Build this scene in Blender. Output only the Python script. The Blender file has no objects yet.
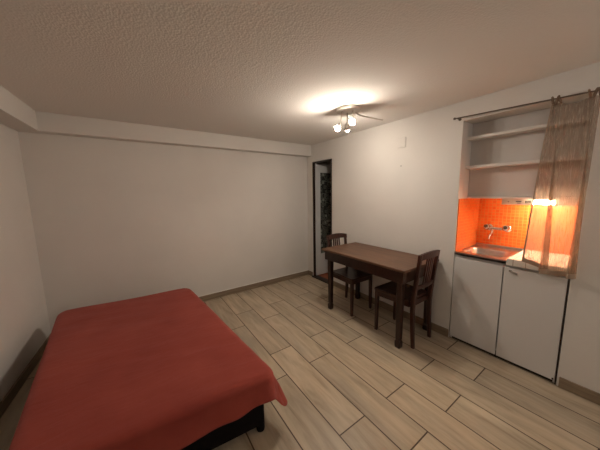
import bpy, bmesh, math, random
from mathutils import Vector, Matrix, noise

random.seed(4)
S = bpy.context.scene
COL = S.collection
PI = math.pi

# ------------------------------------------------------------------ room measures (metres)
W = 3.2858          # kitchen wall
H = 2.2282          # ceiling
FRONT = -5.2        # wall behind the camera
SKEW = -0.0474      # the left wall is slightly out of square
KL, KG, KR = -2.3436, -2.7189, -3.0866   # niche left edge, door gap, niche right edge
DY0, DY1, DZ = -0.160, -0.622, 1.950     # doorway
NZ = 2.060
def wall_x(y): return -SKEW * y


# ------------------------------------------------------------------ materials
def new_mat(name):
    m = bpy.data.materials.new(name)
    m.use_nodes = True
    nt = m.node_tree
    return m, nt, nt.nodes['Principled BSDF']

def N(nt, kind, **kw):
    n = nt.nodes.new(kind)
    for k, v in kw.items():
        if k in n.inputs: n.inputs[k].default_value = v
        else: setattr(n, k, v)
    return n

def bump(nt, bsdf, src, strength, dist=0.01):
    b = N(nt, 'ShaderNodeBump', Strength=strength, Distance=dist)
    nt.links.new(src, b.inputs['Height'])
    nt.links.new(b.outputs['Normal'], bsdf.inputs['Normal'])
    return b

def coords(nt, scale=(1, 1, 1), rot=(0, 0, 0)):
    t = N(nt, 'ShaderNodeTexCoord')
    mp = N(nt, 'ShaderNodeMapping')
    mp.inputs['Scale'].default_value = scale
    mp.inputs['Rotation'].default_value = rot
    nt.links.new(t.outputs['Object'], mp.inputs['Vector'])
    return mp.outputs['Vector']

def ramp(nt, src, stops):
    r = N(nt, 'ShaderNodeValToRGB')
    e = r.color_ramp.elements
    e[0].position, e[0].color = stops[0][0], (*stops[0][1], 1)
    e[1].position, e[1].color = stops[-1][0], (*stops[-1][1], 1)
    for p, c in stops[1:-1]:
        x = e.new(p); x.color = (*c, 1)
    nt.links.new(src, r.inputs['Fac'])
    return r.outputs['Color']

def plain(name, col, rough=0.5, metal=0.0, noise_amt=0.12, nscale=9.0, bumpy=0.0, bscale=120.0, spec=0.5):
    m, nt, b = new_mat(name)
    v = coords(nt)
    n = N(nt, 'ShaderNodeTexNoise', Scale=nscale, Detail=4.0)
    nt.links.new(v, n.inputs['Vector'])
    lo = tuple(c * (1 - noise_amt) for c in col); hi = tuple(min(1, c * (1 + noise_amt)) for c in col)
    nt.links.new(ramp(nt, n.outputs['Fac'], [(0.3, lo), (0.7, hi)]), b.inputs['Base Color'])
    b.inputs['Roughness'].default_value = rough
    b.inputs['Metallic'].default_value = metal
    b.inputs['Specular IOR Level'].default_value = spec
    if bumpy:
        n2 = N(nt, 'ShaderNodeTexNoise', Scale=bscale, Detail=3.0)
        nt.links.new(v, n2.inputs['Vector'])
        bump(nt, b, n2.outputs['Fac'], bumpy)
    return m

def glow(name, col, strength):
    m, nt, b = new_mat(name)
    b.inputs['Base Color'].default_value = (*col, 1)
    b.inputs['Emission Color'].default_value = (*col, 1)
    b.inputs['Emission Strength'].default_value = strength
    return m

M = {}
M['wall'] = plain('wall_paint', (.74, .71, .67), .85, noise_amt=.02, nscale=3, bumpy=.12, bscale=60, spec=.2)
def stucco():
    m, nt, b = new_mat('stucco_ceiling')
    v = coords(nt)
    b.inputs['Base Color'].default_value = (.80, .77, .73, 1)
    b.inputs['Roughness'].default_value = .95
    b.inputs['Specular IOR Level'].default_value = .1
    n = N(nt, 'ShaderNodeTexNoise', Scale=95.0, Detail=5.0, Roughness=.65)
    vo = N(nt, 'ShaderNodeTexVoronoi', Scale=85.0)
    nt.links.new(v, n.inputs['Vector']); nt.links.new(v, vo.inputs['Vector'])
    a = N(nt, 'ShaderNodeMath', operation='ADD')
    nt.links.new(n.outputs['Fac'], a.inputs[0]); nt.links.new(vo.outputs['Distance'], a.inputs[1])
    bump(nt, b, a.outputs[0], .30, .004)
    return m
M['ceiling'] = stucco()

def planks():
    m, nt, b = new_mat('wood_look_floor_tiles')
    t = N(nt, 'ShaderNodeTexCoord')
    sep = N(nt, 'ShaderNodeSeparateXYZ'); nt.links.new(t.outputs['Object'], sep.inputs[0])
    cx = N(nt, 'ShaderNodeMath', operation='ADD'); nt.links.new(sep.outputs['Y'], cx.inputs[0]); cx.inputs[1].default_value = 1.822 + .895 * 8
    cy = N(nt, 'ShaderNodeMath', operation='ADD'); nt.links.new(sep.outputs['X'], cy.inputs[0]); cy.inputs[1].default_value = -1.7135 + .2262 * 20
    cb = N(nt, 'ShaderNodeCombineXYZ'); nt.links.new(cx.outputs[0], cb.inputs[0]); nt.links.new(cy.outputs[0], cb.inputs[1])
    br = N(nt, 'ShaderNodeTexBrick', offset=.674, offset_frequency=2, squash=1.0)
    br.inputs['Scale'].default_value = 1.0
    br.inputs['Mortar Size'].default_value = .0042
    br.inputs['Mortar Smooth'].default_value = .15
    br.inputs['Brick Width'].default_value = .895
    br.inputs['Row Height'].default_value = .2262
    br.inputs['Color1'].default_value = (0, 0, 0, 1); br.inputs['Color2'].default_value = (1, 1, 1, 1)
    br.inputs['Mortar'].default_value = (.5, .5, .5, 1)
    nt.links.new(cb.outputs[0], br.inputs['Vector'])
    # grain: noise stretched along the plank, shifted plank by plank
    sh = N(nt, 'ShaderNodeVectorMath', operation='MULTIPLY_ADD')
    nt.links.new(br.outputs['Color'], sh.inputs[0]); sh.inputs[1].default_value = (17, 9, 5)
    nt.links.new(cb.outputs[0], sh.inputs[2])
    mp = N(nt, 'ShaderNodeMapping'); mp.inputs['Scale'].default_value = (2.2, 17, 1)
    nt.links.new(sh.outputs[0], mp.inputs['Vector'])
    g = N(nt, 'ShaderNodeTexNoise', Scale=1.0, Detail=6.0, Roughness=.62, Distortion=.6)
    nt.links.new(mp.outputs[0], g.inputs['Vector'])
    col = ramp(nt, g.outputs['Fac'], [(.22, (.255, .195, .14)), (.38, (.435, .36, .265)), (.55, (.53, .445, .335)), (.78, (.605, .525, .41))])
    mp2 = N(nt, 'ShaderNodeMapping'); mp2.inputs['Scale'].default_value = (1.3, 5.5, 1)
    nt.links.new(sh.outputs[0], mp2.inputs['Vector'])
    g2 = N(nt, 'ShaderNodeTexNoise', Scale=1.0, Detail=3.0, Distortion=1.0)
    nt.links.new(mp2.outputs[0], g2.inputs['Vector'])
    tint = ramp(nt, g2.outputs['Fac'], [(.3, (.80, .80, .80)), (.65, (1.06, 1.04, 1.0))])
    mul = N(nt, 'ShaderNodeMix', data_type='RGBA', blend_type='MULTIPLY'); mul.inputs['Factor'].default_value = 1
    nt.links.new(col, mul.inputs['A']); nt.links.new(tint, mul.inputs['B'])
    ptint = ramp(nt, br.outputs['Color'], [(0, (.90, .89, .88)), (1, (1.06, 1.05, 1.03))])
    mul2 = N(nt, 'ShaderNodeMix', data_type='RGBA', blend_type='MULTIPLY'); mul2.inputs['Factor'].default_value = 1
    nt.links.new(mul.outputs['Result'], mul2.inputs['A']); nt.links.new(ptint, mul2.inputs['B'])
    mix = N(nt, 'ShaderNodeMix', data_type='RGBA')
    nt.links.new(br.outputs['Fac'], mix.inputs['Factor'])
    nt.links.new(mul2.outputs['Result'], mix.inputs['A']); mix.inputs['B'].default_value = (.075, .045, .026, 1)
    nt.links.new(mix.outputs['Result'], b.inputs['Base Color'])
    b.inputs['Roughness'].default_value = .38
    b.inputs['Specular IOR Level'].default_value = .4
    h = N(nt, 'ShaderNodeMath', operation='MULTIPLY_ADD')
    nt.links.new(br.outputs['Fac'], h.inputs[0]); h.inputs[1].default_value = -1.0
    g3 = N(nt, 'ShaderNodeMath', operation='MULTIPLY'); nt.links.new(g.outputs['Fac'], g3.inputs[0]); g3.inputs[1].default_value = .18
    nt.links.new(g3.outputs[0], h.inputs[2])
    bump(nt, b, h.outputs[0], .35, .004)
    return m
M['floor'] = planks()

def grain(name, dark, light, rough, axis_scale, spec=.5):
    m, nt, b = new_mat(name)
    v = coords(nt, axis_scale)
    n = N(nt, 'ShaderNodeTexNoise', Scale=1.0, Detail=5.0, Roughness=.6, Distortion=.8)
    nt.links.new(v, n.inputs['Vector'])
    nt.links.new(ramp(nt, n.outputs['Fac'], [(.3, dark), (.7, light)]), b.inputs['Base Color'])
    b.inputs['Roughness'].default_value = rough
    b.inputs['Specular IOR Level'].default_value = spec
    bump(nt, b, n.outputs['Fac'], .06, .002)
    return m
M['baseboard'] = grain('wood_look_baseboard', (.20, .145, .095), (.31, .235, .16), .45, (3, 3, 40))
M['table_top'] = grain('table_top_wood', (.075, .036, .019), (.17, .085, .046), .42, (26, 3, 20))  # wood grain, lighter than the apron and legs
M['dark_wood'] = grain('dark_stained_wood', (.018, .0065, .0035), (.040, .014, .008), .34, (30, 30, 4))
M['chair_wood'] = grain('reddish_chair_wood', (.028, .008, .005), (.068, .020, .011), .33, (30, 30, 4))
M['frame_wood'] = grain('door_frame_wood', (.014, .008, .006), (.028, .015, .010), .4, (30, 30, 3))
M['white_lam'] = plain('white_laminate', (.70, .685, .67), .42, noise_amt=.02, nscale=2)
M['white_shelf'] = plain('white_shelf_paint', (.78, .74, .70), .6, noise_amt=.03)
M['panel'] = plain('niche_panel_shaded', (.64, .60, .57), .7, noise_amt=.02)  # base colour darkened to carry the shade inside the niche
M['plastic'] = plain('white_plastic', (.80, .78, .72), .4, noise_amt=.01)
M['dark_gap'] = plain('dark_plinth', (.035, .025, .020), .7)
M['chrome'] = plain('chrome', (.72, .72, .72), .14, 1.0, noise_amt=.02)
M['steel'] = plain('brushed_steel', (.62, .61, .60), .30, 1.0, noise_amt=.08, nscale=30)
M['knob_dark'] = plain('dark_knob', (.05, .035, .03), .3)
M['grey_metal'] = plain('grey_metal', (.46, .44, .42), .4, .8)
M['rod'] = plain('rod_metal', (.17, .135, .11), .4, .6)
M['arm_metal'] = plain('brushed_nickel', (.62, .58, .52), .35, .7)
M['bed_base'] = plain('black_bed_base', (.010, .008, .008), .9, bumpy=.2, spec=.1)
M['mattress'] = plain('dark_mattress_ticking', (.02, .016, .016), .9, spec=.1)
M['terracotta'] = plain('terracotta_tiles', (.33, .10, .045), .5, noise_amt=.2)
M['door_white'] = plain('white_door_paint', (.72, .72, .72), .5, noise_amt=.02)
M['ink'] = plain('print_ink', (.06, .06, .05), .6)
M['screw'] = plain('screw_head', (.42, .40, .38), .5)

def cloth():
    m, nt, b = new_mat('terracotta_red_cloth')
    v = coords(nt)
    n = N(nt, 'ShaderNodeTexNoise', Scale=4.0, Detail=6.0)
    nt.links.new(v, n.inputs['Vector'])
    nt.links.new(ramp(nt, n.outputs['Fac'], [(.3, (.285, .052, .039)), (.7, (.35, .071, .051))]), b.inputs['Base Color'])
    b.inputs['Roughness'].default_value = .9
    b.inputs['Specular IOR Level'].default_value = .15
    b.inputs['Sheen Weight'].default_value = .25
    b.inputs['Sheen Tint'].default_value = (.8, .45, .45, 1)
    w = N(nt, 'ShaderNodeTexNoise', Scale=260.0, Detail=2.0)
    v2 = coords(nt, (5, 16, 5))
    w2 = N(nt, 'ShaderNodeTexNoise', Scale=1.0, Detail=3.0, Distortion=1.2)
    nt.links.new(v, w.inputs['Vector']); nt.links.new(v2, w2.inputs['Vector'])
    a = N(nt, 'ShaderNodeMath', operation='MULTIPLY_ADD'); a.inputs[1].default_value = .12
    nt.links.new(w.outputs['Fac'], a.inputs[0]); nt.links.new(w2.outputs['Fac'], a.inputs[2])
    bump(nt, b, a.outputs[0], .35, .012)
    return m
M['cloth'] = cloth()

def mosaic(name, plane, c1, c2, grout, size, mortar):
    """square mosaic tiles; plane gives the two object axes the tiles run along"""
    m, nt, b = new_mat(name)
    t = N(nt, 'ShaderNodeTexCoord')
    sep = N(nt, 'ShaderNodeSeparateXYZ'); nt.links.new(t.outputs['Object'], sep.inputs[0])
    cb = N(nt, 'ShaderNodeCombineXYZ')
    for i, ax in enumerate(plane):
        a = N(nt, 'ShaderNodeMath', operation='ADD'); a.inputs[1].default_value = size * 400 + .004
        nt.links.new(sep.outputs[ax], a.inputs[0]); nt.links.new(a.outputs[0], cb.inputs[i])
    br = N(nt, 'ShaderNodeTexBrick', offset=0.0, squash=1.0)
    for k, val in (('Scale', 1.0), ('Mortar Size', mortar), ('Mortar Smooth', .2), ('Brick Width', size), ('Row Height', size)):
        br.inputs[k].default_value = val
    br.inputs['Color1'].default_value = (*c1, 1); br.inputs['Color2'].default_value = (*c2, 1); br.inputs['Mortar'].default_value = (*grout, 1)
    nt.links.new(cb.outputs[0], br.inputs['Vector'])
    nt.links.new(br.outputs['Color'], b.inputs['Base Color'])
    b.inputs['Roughness'].default_value = .28
    inv = N(nt, 'ShaderNodeMath', operation='SUBTRACT'); inv.inputs[0].default_value = 1
    nt.links.new(br.outputs['Fac'], inv.inputs[1])
    bump(nt, b, inv.outputs[0], .4, .002)
    return m
O1, O2, OG = (.70, .122, .015), (.80, .185, .028), (.66, .28, .085)
M['mosaic_back'] = mosaic('orange_mosaic_back', ('Y', 'Z'), O1, O2, OG, .030, .0020)
M['mosaic_side'] = mosaic('orange_mosaic_side', ('X', 'Z'), O1, O2, OG, .030, .0020)
M['white_tile'] = mosaic('white_worktop_tiles', ('X', 'Y'), (.80, .77, .70), (.84, .80, .73), (.45, .36, .28), .075, .0025)
M['white_tile_front'] = mosaic('white_worktop_edge_tiles', ('Y', 'Z'), (.80, .77, .70), (.84, .80, .73), (.45, .36, .28), .075, .0025)

def patterned_glass():
    m, nt, b = new_mat('dark_patterned_glass')
    v = coords(nt, (1, 1, 1))
    vo = N(nt, 'ShaderNodeTexVoronoi', Scale=26.0, feature='DISTANCE_TO_EDGE', distance='MANHATTAN') if False else N(nt, 'ShaderNodeTexVoronoi', Scale=17.0, feature='F1', distance='CHEBYCHEV')
    nt.links.new(v, vo.inputs['Vector'])
    s = N(nt, 'ShaderNodeMath', operation='MULTIPLY'); s.inputs[1].default_value = 22.0
    nt.links.new(vo.outputs['Distance'], s.inputs[0])
    si = N(nt, 'ShaderNodeMath', operation='SINE'); nt.links.new(s.outputs[0], si.inputs[0])
    nt.links.new(ramp(nt, si.outputs[0], [(.35, (.02, .022, .02)), (.9, (.34, .36, .31))]), b.inputs['Base Color'])
    b.inputs['Roughness'].default_value = .35
    bump(nt, b, si.outputs[0], .5, .003)
    return m
M['glass'] = patterned_glass()

def sheer():
    m, nt, b = new_mat('sheer_linen')
    nt.nodes.remove(b)
    out = nt.nodes['Material Output']
    v = coords(nt)
    n = N(nt, 'ShaderNodeTexNoise', Scale=420.0, Detail=2.0)
    nt.links.new(v, n.inputs['Vector'])
    mp = coords(nt, (150, 420, 14)); n1 = N(nt, 'ShaderNodeTexNoise', Scale=1.0, Detail=1.0); nt.links.new(mp, n1.inputs['Vector'])
    f = N(nt, 'ShaderNodeMath', operation='MULTIPLY_ADD'); f.inputs[1].default_value = .30; f.inputs[2].default_value = .32
    nt.links.new(n1.outputs['Fac'], f.inputs[0])
    d = N(nt, 'ShaderNodeBsdfDiffuse'); d.inputs['Color'].default_value = (.34, .26, .20, 1)
    tl = N(nt, 'ShaderNodeBsdfTranslucent'); tl.inputs['Color'].default_value = (.40, .30, .23, 1)
    tr = N(nt, 'ShaderNodeBsdfTransparent'); tr.inputs['Color'].default_value = (.95, .88, .80, 1)
    m1 = N(nt, 'ShaderNodeMixShader'); m1.inputs[0].default_value = .5
    nt.links.new(d.outputs[0], m1.inputs[1]); nt.links.new(tl.outputs[0], m1.inputs[2])
    m2 = N(nt, 'ShaderNodeMixShader')
    nt.links.new(f.outputs[0], m2.inputs[0]); nt.links.new(m1.outputs[0], m2.inputs[1]); nt.links.new(tr.outputs[0], m2.inputs[2])
    nt.links.new(m2.outputs[0], out.inputs['Surface'])
    return m
M['sheer'] = sheer()
M['hem'] = plain('folded_linen_hem', (.42, .31, .23), .9, spec=.1)
M['bulb'] = glow('warm_bulb', (1.0, .875, .74), 500.0)
M['tube'] = glow('warm_tube', (1.0, .80, .56), 200.0)


# ------------------------------------------------------------------ mesh helpers
class MB:
    def __init__(self): self.bm = bmesh.new(); self.smooth = False
    def _merge(self, t, mat=None):
        if mat is not None: bmesh.ops.transform(t, matrix=mat, verts=t.verts)
        me = bpy.data.meshes.new('tmp'); t.to_mesh(me); t.free()
        self.bm.from_mesh(me); bpy.data.meshes.remove(me)
        return self
    def box(self, x0, x1, y0, y1, z0, z1, bev=0.0, seg=2, mat=None):
        t = bmesh.new(); bmesh.ops.create_cube(t, size=1)
        for v in t.verts:
            v.co = Vector(((x0 + x1) / 2 + v.co.x * (x1 - x0), (y0 + y1) / 2 + v.co.y * (y1 - y0), (z0 + z1) / 2 + v.co.z * (z1 - z0)))
        if bev: bmesh.ops.bevel(t, geom=t.edges[:], offset=bev, segments=seg, profile=.5, affect='EDGES')
        return self._merge(t, mat)
    def loft(self, rings, cap=True):
        """rings: lists of equal numbers of points"""
        t = bmesh.new(); rs = [[t.verts.new(p) for p in r] for r in rings]; n = len(rs[0])
        for a, b in zip(rs, rs[1:]):
            for i in range(n): t.faces.new((a[i], a[(i + 1) % n], b[(i + 1) % n], b[i]))
        if cap: t.faces.new(rs[0][::-1]); t.faces.new(rs[-1])
        bmesh.ops.recalc_face_normals(t, faces=t.faces)
        return self._merge(t)
    def bar(self, pts, wx, wy, tapers=None, bev=.15):
        """upright bar of chamfered rectangular section through pts, mostly along z"""
        rings = []
        for i, p in enumerate(pts):
            k = tapers[i] if tapers else 1.0
            a, b = wx / 2 * k, wy / 2 * k; c = bev * min(a, b) * 2
            rings.append([(p[0] + x, p[1] + y, p[2]) for x, y in
                          ((-a + c, -b), (a - c, -b), (a, -b + c), (a, b - c), (a - c, b), (-a + c, b), (-a, b - c), (-a, -b + c))])
        return self.loft(rings)
    def tube(self, pts, r, n=14, radii=None):
        pts = [Vector(p) for p in pts]; rings = []
        prev = None
        for i, p in enumerate(pts):
            d = (pts[min(i + 1, len(pts) - 1)] - pts[max(i - 1, 0)]).normalized()
            if prev is None: u = d.orthogonal().normalized()
            else: u = (prev - d * prev.dot(d)).normalized()
            prev = u; v = d.cross(u); rr = radii[i] if radii else r
            rings.append([p + (u * math.cos(2 * PI * k / n) + v * math.sin(2 * PI * k / n)) * rr for k in range(n)])
        self.smooth = True
        return self.loft(rings)
    def lathe(self, prof, n=32, mat=None):
        """prof: (r, z) pairs"""
        t = bmesh.new(); rs = []
        for r, z in prof:
            rs.append([t.verts.new((max(r, 1e-5) * math.cos(2 * PI * k / n), max(r, 1e-5) * math.sin(2 * PI * k / n), z)) for k in range(n)])
        for a, b in zip(rs, rs[1:]):
            for i in range(n): t.faces.new((a[i], a[(i + 1) % n], b[(i + 1) % n], b[i]))
        t.faces.new(rs[0][::-1]); t.faces.new(rs[-1])
        bmesh.ops.remove_doubles(t, verts=t.verts, dist=5e-5)
        bmesh.ops.recalc_face_normals(t, faces=t.faces)
        self.smooth = True
        return self._merge(t, mat)
    def quad(self, *pts):
        t = bmesh.new(); t.faces.new([t.verts.new(p) for p in pts]); return self._merge(t)
    def build(self, name, mat, parent=None, kind=None, smooth=None):
        me = bpy.data.meshes.new(name); self.bm.to_mesh(me); self.bm.free()
        o = bpy.data.objects.new(name, me); COL.objects.link(o)
        for m in (mat if isinstance(mat, (list, tuple)) else [mat]): me.materials.append(m)
        sm = self.smooth if smooth is None else smooth
        if sm:
            for p in me.polygons: p.use_smooth = True
            bm = bmesh.new(); bm.from_mesh(me)
            for e in bm.edges:
                if len(e.link_faces) == 2 and e.calc_face_angle(0) > math.radians(42): e.smooth = False
            bm.to_mesh(me); bm.free()
        if parent is not None: o.parent = parent
        if kind: o['kind'] = kind
        return o

def thing(name, label, cat, loc=(0, 0, 0), rz=0.0, group=None):
    o = bpy.data.objects.new(name, None); COL.objects.link(o)
    o.location = loc; o.rotation_euler = (0, 0, rz); o.empty_display_size = .1
    return tag(o, label, cat, group)
def tag(o, label, cat, group=None):
    o['label'] = label; o['category'] = cat
    if group: o['group'] = group
    return o
def structure(mb, name, mat, parent=None):
    return mb.build(name, mat, parent, kind='structure')


# ------------------------------------------------------------------ the setting
T = .10
structure(MB().box(-.6, W + 1.2, FRONT - T, .3, -.12, 0), 'floor', M['floor'])
structure(MB().box(-.6, W + 1.2, FRONT - T, .3, H, H + .12), 'ceiling', M['ceiling'])
structure(MB().box(-.6, W + 1.2, 0, T, 0, H), 'wall_back', M['wall'])
mb = MB()
mb.loft([[(0, 0, z), (wall_x(FRONT), FRONT, z), (wall_x(FRONT) - T, FRONT, z), (-T, 0, z)] for z in (0, H)])
structure(mb, 'wall_left', M['wall'])
structure(MB().box(-.6, W + 1.2, FRONT - T, FRONT, 0, H), 'wall_front', M['wall'])

# kitchen wall with the doorway and the kitchen niche cut out
WT = .055
mb = MB()
for y0, y1, z0, z1 in ((DY0, 0, 0, H), (DY1, DY0, DZ, H), (KL, DY1, 0, H), (KR, KL, NZ, H), (FRONT, KR, 0, H)):
    mb.box(W, W + WT, y0, y1, z0, z1)
structure(mb, 'wall_right', M['wall'])

# kitchen niche shell behind the wall
NB = W + .49
mb = MB()
mb.box(W + WT, NB + .06, KL, KL + .06, 0, H)
mb.box(W + WT, NB + .06, KR - .06, KR, 0, H)
mb.box(NB, NB + .06, KR, KL, 0, H)
mb.box(W + WT, NB, KR, KL, NZ, NZ + .06)
structure(mb, 'wall_niche', M['wall'])
ST = 1.372           # underside of the lowest shelf, top of the mosaic
WTOP = .88
structure(MB().box(NB - .008, NB - .0005, KR, KL, WTOP, ST), 'trim_splashback', M['mosaic_back'])
structure(MB().box(W + .012, NB - .008, KL - .008, KL - .0005, WTOP, ST), 'trim_niche_side', M['mosaic_side'])
structure(MB().box(W + .012, NB - .008, KR + .0005, KR + .008, WTOP, ST), 'trim_niche_end', M['mosaic_side'])

# boxed-in beams under the ceiling
BB, BH = .125, .1731
structure(MB().box(0, W, -BB, 0, H - BH, H, .004, 1), 'trim_1', M['wall'])
mb = MB()
mb.loft([[(.160, -BB, z), (.160 + wall_x(FRONT), FRONT, z), (wall_x(FRONT), FRONT, z), (0, -BB, z)] for z in (H - BH, H)])
structure(mb, 'trim_2', M['wall'])

# baseboards
BZ = .079
structure(MB().box(0, W - .012, -.012, 0, 0, BZ, .002, 1), 'baseboard_back', M['baseboard'])
structure(MB().box(.0, W - .012, -.010, 0, BZ, BZ + .008), 'trim_caulk', M['plastic'])
mb = MB()
mb.loft([[(.012, -.012, z), (.012 + wall_x(FRONT), FRONT, z), (wall_x(FRONT), FRONT, z), (0, -.012, z)] for z in (0, BZ)])
structure(mb, 'baseboard_left', M['baseboard'])
mb = MB(); mb.box(W - .012, W, KL + .004, DY1 - .03, 0, BZ, .002, 1); mb.box(W - .012, W, FRONT, KR - .012, 0, BZ, .002, 1)
mb.box(W - .012, W, DY0 + .03, 0, 0, BZ, .002, 1)
structure(mb, 'baseboard_right', M['baseboard'])

# doorway lining, threshold, hall beyond and the hall door standing open into the hall
mb = MB()
mb.box(W - .006, W + .030, DY0 - .022, DY0 + .004, 0, DZ, .002, 1)
mb.box(W - .006, W + .030, DY1 - .004, DY1 + .018, 0, DZ, .002, 1)
mb.box(W - .006, W + .030, DY1 - .004, DY0 + .004, DZ - .014, DZ + .004, .002, 1)
structure(mb, 'trim_door_lining', M['frame_wood'])
structure(MB().box(W - .035, W + WT + .02, DY1 - .02, DY0 + .02, 0, .022, .006), 'trim_threshold', M['frame_wood'])
HX = W + 1.05
structure(MB().box(W + WT, HX, -1.2, 0, .0, .012), 'floor_hall', M['terracotta'])
mb = MB(); mb.box(HX, HX + .08, -1.28, 0, 0, H); mb.box(W + WT, HX, -1.28, -1.2, 0, H)
structure(mb, 'wall_hall', M['wall'])
mb = MB()
dx0, dx1, dy0, dy1 = W + .032, W + .54, DY0 - .040, DY0 - .002
gx0, gx1, gz0, gz1 = dx0 + .085, dx1 - .10, .40, 1.79
mb.box(dx0, gx0, dy0, dy1, .03, DZ - .02); mb.box(gx1, dx1, dy0, dy1, .03, DZ - .02)
mb.box(gx0, gx1, dy0, dy1, .03, gz0); mb.box(gx0, gx1, dy0, dy1, gz1, DZ - .02)
d = structure(mb, 'door_1', M['door_white'])
MB().box(gx0, gx1, dy0 + .012, dy1 - .012, gz0, gz1).build('glass_panel', M['glass'], d)
mb = MB()
for a in ((gx0 - .012, gx0 + .006, gz0 - .012, gz1 + .012), (gx1 - .006, gx1 + .012, gz0 - .012, gz1 + .012),
          (gx0 + .006, gx1 - .006, gz0 - .012, gz0 + .006), (gx0 + .006, gx1 - .006, gz1 - .006, gz1 + .012)):
    mb.box(a[0], a[1], dy0 - .006, dy0 + .012, a[2], a[3], .002, 1)
mb.build('glazing_bead', M['door_white'], d)
mb = MB(); mb.tube([(dx1 - .045, dy0 + .004, 1.02), (dx1 - .045, dy0 - .045, 1.02), (dx1 - .14, dy0 - .05, 1.02)], .009)
mb.build('door_handle', M['grey_metal'], d)

# ------------------------------------------------------------------ shelves in the niche
SB = W + .205         # upper back panel stands forward of the tiled back
structure(MB().box(SB, SB + .012, KR + .001, KL - .001, ST + .02, NZ), 'trim_niche_panel', M['panel'])
for z, x0, x1, lab in ((1.905, W + .100, SB - .001, 'topmost white shelf in the kitchen niche, highest under the curtain rod'),
                       (1.648, W + .105, SB - .001, 'middle white shelf of the kitchen niche, between two other shelves'),
                       (1.372, W + .185, NB - .001, 'lowest white shelf in the niche, right above the orange tiles')):
    t = .024 if z > 1.4 else .018
    tag(MB().box(x0, x1, KR + .002, KL - .002, z, z + t, .002, 1).build('wall_shelf', M['white_shelf']), lab, 'shelf', 'white shelves of the kitchen niche')

# ------------------------------------------------------------------ lamp under the lowest shelf
lx0, lx1 = W + .265, W + .325
lt = ST - .001
L = thing('shelf_lamp', 'slim white lamp strip with glowing tube, mounted under the lowest niche shelf', 'lamp', (0, 0, 0))
mb = MB(); mb.box(lx0, lx1, -2.800, -2.592, lt - .055, lt, .005); mb.box(lx0 + .012, lx1, -2.927, -2.800, lt - .014, lt, .003); mb.box(lx0, lx1, -3.06, -2.926, lt - .055, lt, .004)
mb.build('housing', M['plastic'], L)
MB().tube([(lx0 + .028, -2.801, lt - .034), (lx0 + .028, -2.925, lt - .034)], .014).build('lamp_tube', M['tube'], L)
mb = MB()
for k in range(5): mb.box(lx0 - .0012, lx0 + .0005, -2.789 + k * .008, -2.784 + k * .008, lt - .040, lt - .016)
mb.build('vent_slot', M['ink'], L)
mb = MB(); mb.box(lx0 - .0012, lx0 + .0005, -2.727, -2.690, lt - .029, lt - .021); mb.box(lx0 - .0012, lx0 + .0005, -2.722, -2.700, lt - .041, lt - .036)
mb.build('printed_label', M['ink'], L)
MB().tube([(lx0 + .001, -2.642, lt - .027), (lx0 - .004, -2.642, lt - .027)], .006).build('switch', M['grey_metal'], L)

# ------------------------------------------------------------------ cabinet, worktop, sink, tap
cx = W - .004
K = thing('sink_cabinet', 'white two-door base cabinet under the sink and worktop', 'cabinet')
mb = MB(); yl, yr = KL - .004, KR + .004
mb.box(cx + .020, NB - .012, yl - .018, yl, .0, .840); mb.box(cx + .020, NB - .012, yr, yr + .018, .0, .840)
mb.box(cx + .020, NB - .012, yr + .018, yl - .018, .06, .078); mb.box(NB - .030, NB - .012, yr + .018, yl - .018, .078, .840)
mb.build('body', M['white_lam'], K)
MB().box(cx + .022, cx + .036, yr + .018, yl - .018, .78, .840).build('front_rail', M['white_lam'], K)
MB().box(cx + .024, cx + .036, yr + .018, yl - .018, 0.0, .06).build('plinth', M['dark_gap'], K)
MB().box(cx + .004, cx + .0195, yr, yr + .006, .0, .840).build('edge_strip', M['dark_gap'], K)
for a, b in ((KG + .004, KL - .007), (KR + .012, KG - .004)):
    D = MB().box(cx, cx + .018, a, b, .028, .822, .002, 1).build('door', M['white_lam'], K)
    if b < KG:
        mb = MB(); hy = KG - .066
        hm = Matrix.Translation((cx - .001, hy, .785)) @ Matrix.Rotation(math.radians(18), 4, 'X')
        mb.box(-.005, .002, -.024, .024, -.008, .008, .003, 2, hm)
        mb.build('handle', M['grey_metal'], D)
        mb = MB(); mb.lathe([(.010, 0), (.010, .006), (.006, .008)], 16, Matrix.Translation((cx + .001, hy + .020, .795)) @ Matrix.Rotation(-PI / 2, 4, 'Y'))
        mb.build('lock', M['chrome'], D)
        MB().box(cx - .003, cx + .002, KR + .016, KR + .026, .034, .046, .001, 1).build('hinge_cap', M['dark_gap'], D)

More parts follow.
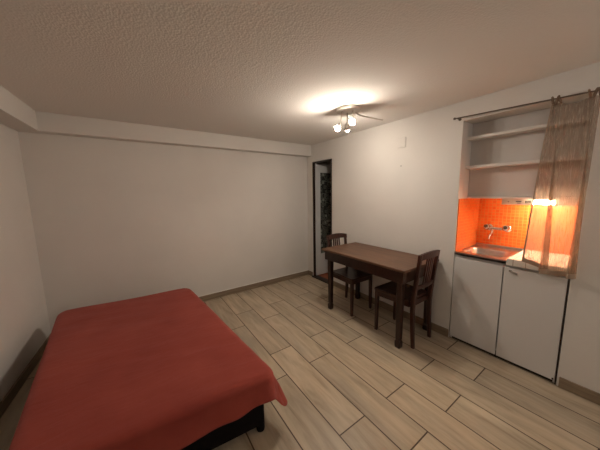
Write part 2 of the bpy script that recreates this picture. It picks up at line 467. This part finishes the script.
# stainless sink top with a pressed bowl
SY0, SY1 = -2.735, KL - .009
SX0, SX1 = W - .022, NB - .009
WZ = .862
bx, by, brx, bry = W + .205, -2.535, .150, .165
K2 = thing('kitchen_sink', 'stainless steel sink top with a rounded bowl beside the orange tiles', 'sink')
def sink_mesh():
    mb = MB(); t = bmesh.new(); n = 64
    def sq(a, rx, ry, p=4.0):
        c, s = math.cos(a), math.sin(a)
        k = (abs(c) ** p + abs(s) ** p) ** (-1 / p)
        return bx + rx * c * k, by + ry * s * k
    rings = []
    # outer rectangle sampled along the same directions
    out = []
    for k in range(n):
        a = 2 * PI * k / n; c, s = math.cos(a), math.sin(a)
        tx = ((SX1 - bx) if c > 0 else (bx - SX0)) / max(abs(c), 1e-6); ty = ((SY1 - by) if s > 0 else (by - SY0)) / max(abs(s), 1e-6)
        q = min(tx, ty); out.append((bx + c * q, by + s * q))
    corners = [(SX0, SY0), (SX1, SY0), (SX1, SY1), (SX0, SY1)]
    for c in corners:
        i = min(range(n), key=lambda i: (out[i][0] - c[0]) ** 2 + (out[i][1] - c[1]) ** 2); out[i] = c
    rings.append([(x, y, WTOP - .012) for x, y in out])
    rings.append([(x, y, WTOP) for x, y in out])
    for rx, ry, z in ((brx + .012, bry + .012, WTOP + .001), (brx, bry, WTOP - .004), (brx - .008, bry - .008, WTOP - .02),
                      (brx - .018, bry - .018, WTOP - .11), (brx - .035, bry - .035, WTOP - .135), (.04, .04, WTOP - .142)):
        rings.append([(*sq(2 * PI * k / n, rx, ry), z) for k in range(n)])
    vs = [[t.verts.new(p) for p in r] for r in rings]
    for a, b in zip(vs, vs[1:]):
        for i in range(n): t.faces.new((a[i], a[(i + 1) % n], b[(i + 1) % n], b[i]))
    t.faces.new(vs[-1])
    bmesh.ops.recalc_face_normals(t, faces=t.faces)
    for f in t.faces:
        pass
    mb._merge(t); mb.smooth = True
    return mb
so = sink_mesh().build('basin', M['steel'], K2)
MB().lathe([(.0, 0), (.030, 0), (.034, .003), (.020, .004), (.016, .001), (0, .001)], 24, Matrix.Translation((bx, by, WTOP - .1415))).build('drain', M['chrome'], K2)
MB().box(SX1 - .010, SX1, SY0, SY1, WTOP, WTOP + .022, .003, 2).build('upstand', M['steel'], K2)

mb = MB(); mb.box(W - .022, NB - .009, KR + .009, SY0 - .001, .842, WTOP + .018, .004, 1)
for f in mb.bm.faces:
    if abs(f.normal.x) > .8: f.material_index = 1
wt = mb.build('tiled_worktop', [M['white_tile'], M['white_tile_front']])
tag(wt, 'white tiled worktop behind the curtain, beside the steel sink', 'worktop')

# wall mixer tap
F = thing('wall_tap', 'chrome two-handle mixer tap mounted on the orange tiles above the sink', 'tap', (NB - .008, -2.527, 1.075))
mb = MB()
mb.tube([(-.055, .072, 0), (-.055, -.072, 0)], .014)
for s in (-1, 1):
    mb.tube([(0, s * .072, 0), (-.055, s * .072, 0)], .013)
    mb.lathe([(.032, 0), (.032, .004), (.022, .012), (.014, .014)], 24, Matrix.Translation((0, s * .072, 0)) @ Matrix.Rotation(-PI / 2, 4, 'Y'))
mb.tube([(-.055, 0.030, -.004), (-.058, .030, -.035)], .015)
mb.build('body', M['chrome'], F)
for s in (-1, 1):
    hd = MB().lathe([(.015, 0), (.026, .006), (.029, .018), (.024, .032), (.012, .036)], 20, Matrix.Translation((-.058, s * .076, .004)) @ Matrix.Rotation(math.radians(-65), 4, 'Y')).build('handle', M['chrome'], F)
    MB().lathe([(.016, 0), (.014, .004), (.004, .006)], 16, Matrix.Translation((-.058, s * .076, .004)) @ Matrix.Rotation(math.radians(-65), 4, 'Y') @ Matrix.Translation((0, 0, .035))).build('handle_cap', M['knob_dark'], hd)
MB().tube([(-.058, .030, -.034), (-.075, .030, -.052), (-.09, .030, -.056), (-.115, .030, -.062), (-.128, .030, -.078), (-.130, .030, -.100)], .010, radii=[.012, .011, .010, .010, .010, .011]).build('spout', M['chrome'], F)

# ------------------------------------------------------------------ curtain rod and curtain
RX = W - .045
rodz = lambda y: 2.084 + (y + 2.30) * .047
R_ = thing('curtain_rod', 'thin dark metal curtain rod running along the top of the niche', 'curtain rod')
MB().tube([(RX, -2.298, rodz(-2.298)), (RX, -3.62, rodz(-3.62))], .0052).build('rod', M['rod'], R_)
MB().tube([(RX, -2.296, rodz(-2.296)), (RX, -2.284, rodz(-2.284))], .010).build('end_cap', M['rod'], R_)
for y in (-2.316, -3.55):
    mb = MB(); mb.tube([(RX, y, rodz(y) - .004), (W - .002, y, rodz(y) - .004)], .005); mb.lathe([(.013, 0), (.013, .004), (.006, .006)], 16, Matrix.Translation((W, y, rodz(y) - .004)) @ Matrix.Rotation(-PI / 2, 4, 'Y'))
    mb.build('bracket', M['rod'], R_)

def lerp(a, b, t): return a + (b - a) * t
def curtain():
    nu, nv = 150, 70
    bm = bmesh.new(); g = []
    for j in range(nv + 1):
        v = j / nv; row = []
        for i in range(nu + 1):
            u = i / nu
            # top gathered in two bunches with a sagging stretch between
            if u < .34: ty = lerp(-2.906, -2.938, u / .34)
            elif u < .62: ty = lerp(-2.938, -3.056, (u - .34) / .28)
            else: ty = lerp(-3.056, -3.118, (u - .62) / .38)
            sag = 0.0
            if .34 <= u <= .62: sag = .040 * math.sin(PI * (u - .34) / .28) ** .8
            # hanging: fold profile spreads out on the way down
            ph = 2 * PI * (u * 2.0) - 1.48
            by_ = -2.838 - .268 * u - .050 * (math.sin(ph + .6) - math.sin(-1.48 + .6))
            s = v ** .75
            y = lerp(ty, by_, s)
            amp = lerp(.010, .026, min(1, v * 1.6))
            x = RX - .012 + amp * math.cos(ph) + .006 * math.sin(5 * ph + 3 * v) * (1 - v) - .012 * v
            ztop = rodz(y) - .034 - sag * .5
            zb = .905 - .062 * min(1, u / .22) if u < .22 else .843 + .004 * math.sin(ph)
            z = lerp(ztop, zb, v)
            row.append(bm.verts.new((min(x, W - .012), y, z)))
        g.append(row)
    for j in range(nv):
        for i in range(nu): bm.faces.new((g[j][i], g[j][i + 1], g[j + 1][i + 1], g[j + 1][i]))
    mb = MB(); mb.bm.free(); mb.bm = bm; mb.smooth = True
    # turned-over hems: a second layer of cloth along the free edge and the bottom
    hm = bmesh.new(); lay = {}
    def hv(j, i):
        if (j, i) not in lay: lay[j, i] = hm.verts.new(g[j][i].co + Vector((-.0022, 0, 0)))
        return lay[j, i]
    for j in range(nv):
        for i in range(nu):
            if i < 2 or j >= nv - 2: hm.faces.new((hv(j, i), hv(j, i + 1), hv(j + 1, i + 1), hv(j + 1, i)))
    h = MB(); h.bm.free(); h.bm = hm; h.smooth = True
    return mb, h
CT = thing('curtain', 'sheer beige linen curtain knotted on the rod, drawn to the right of the niche', 'curtain', (0, 0, 0))
c_mb, h_mb = curtain()
c_mb.build('cloth', M['sheer'], CT); h_mb.build('hem', M['hem'], CT)
def loop(y, dz=0.0, lean=0.0):
    pts = []
    for k in range(19):
        a = 2 * PI * k / 18
        pts.append((RX + .017 * math.cos(a), y + lean * math.sin(a), rodz(y) - .012 + .026 * math.sin(a) + dz))
    return pts
for y, ln in ((-2.905, .004), (-2.926, -.006), (-2.938, .008), (-3.068, .006), (-3.090, -.006), (-3.108, .004)):
    MB().tube(loop(y, 0, ln), .0055, 8).build('tie_loop', M['sheer'], CT)

# ------------------------------------------------------------------ small marks on the kitchen wall
jb = tag(MB().box(W - .011, W, -1.803, -1.708, 1.925, 2.028, .003, 2).build('junction_cover_plate', M['wall']), 'small square white-painted cover plate high on the wall above the table', 'cover plate')  # blank junction box cover, no socket behind it
mb = MB(); mb.lathe([(.008, 0), (.007, .003), (.002, .004)], 14, Matrix.Translation((W, -1.753, 1.73)) @ Matrix.Rotation(-PI / 2, 4, 'Y'))
tag(mb.build('wall_screw', M['screw']), 'small screw head in the wall below the square cover plate', 'screw')

# ------------------------------------------------------------------ table
TX0, TX1, TY0, TY1, TZ = 2.665, W - .018, -2.222, -1.120, .775
TB = thing('dining_table', 'dark brown wooden table standing lengthwise against the wall', 'table', ((TX0 + TX1) / 2, (TY0 + TY1) / 2, 0))
hx, hy = (TX1 - TX0) / 2, (TY1 - TY0) / 2
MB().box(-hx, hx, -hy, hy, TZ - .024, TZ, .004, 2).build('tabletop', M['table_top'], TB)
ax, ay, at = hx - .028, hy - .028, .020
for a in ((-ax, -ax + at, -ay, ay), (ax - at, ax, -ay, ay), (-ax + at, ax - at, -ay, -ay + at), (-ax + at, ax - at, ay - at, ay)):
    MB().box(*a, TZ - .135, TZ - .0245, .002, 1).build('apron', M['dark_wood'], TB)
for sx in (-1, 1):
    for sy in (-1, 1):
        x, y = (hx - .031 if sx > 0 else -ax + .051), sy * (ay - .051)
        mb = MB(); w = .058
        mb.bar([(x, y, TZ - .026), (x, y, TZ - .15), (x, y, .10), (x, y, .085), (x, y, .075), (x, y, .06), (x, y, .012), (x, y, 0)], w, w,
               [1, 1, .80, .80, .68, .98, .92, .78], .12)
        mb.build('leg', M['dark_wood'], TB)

# ------------------------------------------------------------------ chairs (front towards +y in their own frame)
def make_chair(label, loc, rz):
    c = thing('dining_chair', label, 'chair', loc, rz, 'dark wooden chairs at the table')
    wf, wr, sz = .365, .330, .46
    d0, d1 = -.200, .190
    t = bmesh.new()
    mb = MB()
    outline = []
    def rr(cx_, cy_, a0, r):
        for k in range(5):
            a = math.radians(a0 + k * 22.5); outline.append((cx_ + r * math.cos(a), cy_ + r * math.sin(a)))
    r = .03
    rr(wf / 2 - r + .012, d1 - r + .012, 0, r); rr(-wf / 2 + r - .012, d1 - r + .012, 90, r); rr(-wr / 2 + r - .004, d0 + r + .018, 180, r); rr(wr / 2 - r + .004, d0 + r + .018, 270, r)
    def ring(k, z): return [(x * k, y * k, z) for x, y in outline]
    mb.loft([ring(.985, sz - .022), ring(1, sz - .016), ring(1, sz - .006), ring(.985, sz), ring(.80, sz - .004), ring(.4, sz - .007)])
    mb.build('seat', M['chair_wood'], c)
    mb = MB()
    mb.box(-wf / 2 + .014, wf / 2 - .014, d1 - .024, d1 - .006, sz - .075, sz - .022, .002, 1)
    mb.box(-wr / 2 + .014, wr / 2 - .014, d0 + .004, d0 + .022, sz - .075, sz - .022, .002, 1)
    for s in (-1, 1):
        mb.loft([[(s * (wf / 2 - .004), d1 - .024, z), (s * (wf / 2 - .022), d1 - .024, z), (s * (wr / 2 - .022), d0 + .022, z), (s * (wr / 2 - .004), d0 + .022, z)] for z in (sz - .075, sz - .022)])
    mb.build('seat_frame', M['chair_wood'], c)
    for s in (-1, 1):
        x = s * (wf / 2 - .018)
        MB().bar([(x, d1 - .018, sz - .02), (x, d1 - .018, sz - .09), (x, d1 - .016, .03), (x, d1 - .016, 0)], .038, .038, [1, 1, .78, .74]).build('leg', M['chair_wood'], c)
        x = s * (wr / 2 - .016)
        MB().bar([(x, d0 - .026, 0), (x, d0 - .014, .18), (x, d0 - .008, .36), (x, d0 - .012, .48), (x * 1.01, d0 - .028, .62), (x * 1.01, d0 - .044, .76), (x * 1.02, d0 - .060, .895)],
                 .032, .036, [.85, .95, 1.05, 1.05, 1, .92, .85]).build('leg', M['chair_wood'], c)
    # curved crest rail, lower rail and slats
    def back_y(z): return d0 - .012 - .048 * max(0, (z - .48) / .415)
    def rail(z0, z1, arch, depth, n=12, wid=.175):
        rings = []
        for k in range(n + 1):
            u = -1 + 2 * k / n; x = u * wid; cy = -.018 * (1 - u * u); up = arch * (1 - u * u)
            a, b = back_y(z0) + cy, back_y(z1) + cy
            rings.append([(x, a + depth / 2, z0 + up * .5), (x, a - depth / 2, z0 + up * .5), (x, b - depth / 2, z1 + up), (x, b + depth / 2, z1 + up)])
        return MB().loft(rings)
    rail(.842, .895, .018, .020, wid=.174).build('crest_rail', M['chair_wood'], c)
    rail(.565, .600, 0, .018, wid=.150).build('lower_rail', M['chair_wood'], c)
    for x, w in ((-.051, .018), (-.017, .018), (.017, .018), (.051, .018)):
        cy = -.018 * (1 - (x / .175) ** 2)
        rings = []
        for z in (.585, .66, .75, .855):
            y = back_y(z) + cy
            rings.append([(x - w / 2, y - .005, z), (x + w / 2, y - .005, z), (x + w / 2, y + .005, z), (x - w / 2, y + .005, z)])
        MB().loft(rings).build('slat', M['chair_wood'], c)
    return c
make_chair('dark wooden chair at the table end nearest the kitchen cabinet', (2.988, -2.003, 0), 0.0)
make_chair('dark wooden chair at the far table end beside the doorway', (2.985, -1.310, 0), PI)

# ------------------------------------------------------------------ bed
Q = [(.140, -.320), (1.262, -.430), (1.440, -2.205), (.300, -2.095)]   # far left, far right, near right, near left
def quad_pt(s, t):
    a = Vector(Q[0]).lerp(Vector(Q[1]), s); b = Vector(Q[3]).lerp(Vector(Q[2]), s)
    return a.lerp(b, t)
def slab(ins, z0, z1, r=.0):
    mb = MB()
    es, et = ins / 1.06, ins / 1.75
    pts = []
    for s, t, a0 in ((es, et, 90), (es, 1 - et, 180), (1 - es, 1 - et, 270), (1 - es, et, 0)):
        for k in range(5):
            a = math.radians(a0 + k * 22.5)
            rs, rt = max(r, .001) / 1.06, max(r, .001) / 1.75
            cs = s + (rs if s < .5 else -rs); ct = t + (rt if t < .5 else -rt)
            pts.append(quad_pt(cs + rs * math.cos(a), ct - rt * math.sin(a)))
    mb.loft([[(p.x, p.y, z) for p in pts] for z in (z0, z1)])
    return mb
B = thing('bed', 'low single bed with black base under the red cover, beside the left wall', 'bed', (0, 0, 0))
slab(.055, .060, .255, .04).build('base', M['bed_base'], B)
slab(.022, .255, .370, .10).build('mattress', M['mattress'], B)
for s, t in ((.09, .06), (.91, .06), (.925, .950), (.08, .950)):
    p = quad_pt(s, t)
    MB().lathe([(.024, .0), (.026, .01), (.026, .065)], 20, Matrix.Translation((p.x, p.y, 0))).build('leg', M['bed_base'], B)

def cover():
    Ls, Lt = 1.06, 1.75
    hang_l, hang_r, hang_f, hang_n = .07, .25, .16, .150
    R0, RI = .045, .08     # edge roll, plan radius of the corners
    ss = [-hang_l + k * (Ls + hang_l + hang_r) / 110 for k in range(111)]
    tt = [-hang_f + k * (Lt + hang_f + hang_n) / 170 for k in range(171)]
    bm = bmesh.new(); g = []
    for t in tt:
        row = []
        for s in ss:
            es = s - Ls + RI if s > Ls - RI else (s - RI if s < RI else 0.0)
            et = t - Lt + RI if t > Lt - RI else (t - RI if t < RI else 0.0)
            if t > Lt - RI: et = RI + (et - RI) * lerp(1.0, .72, min(1, max(0, s / Ls)) ** 2) if et > RI else et
            e = math.hypot(es, et)
            cs = min(max(s, RI), Ls - RI); ct = min(max(t, RI), Lt - RI)
            p = quad_pt(cs / Ls, ct / Lt)
            z = .400; out = 0.0
            if e > 0:
                if es > 0 and et > 0:      # rounded corner of the cloth
                    hr, hn = hang_r + RI, hang_n * .72 + RI; c_, s_ = es / e, et / e
                    full = min(hr / max(c_, 1e-4), hn / max(s_, 1e-4)); allow = ((c_ / hr) ** 3.2 + (s_ / hn) ** 3.2) ** (-1 / 3.2)
                    es *= allow / full; et *= allow / full; e *= allow / full
                flat = RI - R0; arc = R0 * PI / 2; dz = 0.0
                if e < flat: out = e
                elif e < flat + arc: a = (e - flat) / R0; out = flat + R0 * math.sin(a); dz = R0 * (1 - math.cos(a))
                else:
                    rest = e - flat - arc; dz = R0 + rest * .92; out = RI + rest * .33
                corner = min(1.0, min(abs(es), abs(et)) / max(.02, max(abs(es), abs(et)))) if es and et else 0.0
                out *= 1 - .02 * corner
                z -= dz * (1 + .16 * corner)
                du = Vector(Q[1]) - Vector(Q[0]); dv = Vector(Q[3]) - Vector(Q[0]); du.normalize(); dv.normalize()
                dr = (du * es + dv * et) / e
                wave = 0.0
                if e > .11:
                    wave = .007 * math.sin((s if abs(et) > abs(es) else t) * 26 + 1.2 * math.sin((s + t) * 9)) * min(1, (e - .11) / .08)
                p = p + dr * (out + wave)
            nz = noise.noise(Vector((s * 2.2, t * 1.4, .3))) * .007 + noise.noise(Vector((s * 3 + t * 1.5, t * 9 - s * 2.2, 2.1))) * .0035
            z += nz + .004
            row.append(bm.verts.new((p.x, p.y, z)))
        g.append(row)
    for j in range(len(tt) - 1):
        for i in range(len(ss) - 1): bm.faces.new((g[j][i], g[j + 1][i], g[j + 1][i + 1], g[j][i + 1]))
    # thickness of the cloth
    bmesh.ops.recalc_face_normals(bm, faces=bm.faces)
    mb = MB(); mb.bm.free(); mb.bm = bm; mb.smooth = True
    return mb
cv = cover().build('bedspread', M['cloth'])
tag(cv, 'terracotta red bedspread spread over the low bed', 'bedspread')
sd = cv.modifiers.new('thickness', 'SOLIDIFY'); sd.thickness = .005; sd.offset = 1.0

# ------------------------------------------------------------------ ceiling lamp
PX, PY = 2.555, -1.655
CL = thing('ceiling_lamp', 'round ceiling spotlight with three lit bulbs and one bare arm', 'lamp', (PX, PY, H))
MB().lathe([(.10, 0), (.118, -.002), (.120, -.012), (.112, -.020), (.0, -.022)], 48).build('ceiling_plate', M['arm_metal'], CL)
for (bx_, by_, bz), aim in (((2.478, -1.600, 2.060), (-.85, -.15, -.66)), ((2.545, -1.720, 2.098), (-.72, -.42, -.55)), ((2.612, -1.590, 2.075), (.42, .35, -.84))):
    rel = Vector((bx_ - PX, by_ - PY, bz - H)); ax_ = Vector(aim).normalized()
    back = rel - ax_ * .045
    root_ = Vector((back.x * .8, back.y * .8, -.018))
    A = MB().tube([root_, root_.lerp(back, .6) + Vector((0, 0, -.004)), back], .006).build('arm', M['arm_metal'], CL)
    Tm = Matrix.Translation(rel) @ Vector((0, 0, 1)).rotation_difference(ax_).to_matrix().to_4x4()
    MB().lathe([(0, -.048), (.014, -.047), (.020, -.040), (.026, -.010), (.031, .010), (.0295, .010), (.024, -.010), (.017, -.036), (0, -.040)], 28, Tm).build('lamp_shade', M['arm_metal'], A)
    MB().lathe([(0, -.018), (.010, -.015), (.018, -.003), (.021, .008), (.017, .021), (.008, .028), (0, .029)], 20, Tm).build('bulb', M['bulb'], A)
MB().tube([(.085, -.02, -.018), (.12, -.022, -.040), (.30, -.055, -.052), (.415, -.078, -.056)], .0065).build('arm', M['arm_metal'], CL)

# unseen fill light added behind the camera to lift the ambient level
l2 = bpy.data.lights.new('fill_light', 'POINT'); l2.energy = 6; l2.color = (1.0, .91, .84); l2.shadow_soft_size = .09
lo = bpy.data.objects.new('fill_light', l2); COL.objects.link(lo); lo.location = (2.45, -4.35, 1.95)

# ------------------------------------------------------------------ world, camera
w = bpy.data.worlds.new('World'); S.world = w; w.use_nodes = True
w.node_tree.nodes['Background'].inputs[0].default_value = (.05, .06, .08, 1)
w.node_tree.nodes['Background'].inputs[1].default_value = .3

yaw, pitch, roll, fpx = -.6022596, -.13125, -.0177194, 238.0447
fwd = Vector((-math.sin(yaw) * math.cos(pitch), math.cos(yaw) * math.cos(pitch), math.sin(pitch)))
right = Vector((math.cos(yaw), math.sin(yaw), 0)); up = right.cross(fwd)
r2 = right * math.cos(roll) + up * math.sin(roll); u2 = -right * math.sin(roll) + up * math.cos(roll)
cam = bpy.data.cameras.new('camera'); co = bpy.data.objects.new('camera', cam); COL.objects.link(co)
cam.sensor_fit = 'HORIZONTAL'; cam.sensor_width = 36; cam.lens = 36 * fpx / 600; cam.clip_start = .02
co.matrix_world = Matrix(((r2.x, u2.x, -fwd.x, .8268851), (r2.y, u2.y, -fwd.y, -3.3349054), (r2.z, u2.z, -fwd.z, 1.446969), (0, 0, 0, 1)))
S.camera = co

S.view_settings.view_transform = 'Standard'
S.view_settings.look = 'None'
S.view_settings.gamma = 1.0
S.view_settings.use_curve_mapping = False
S.view_settings.exposure = 0.88
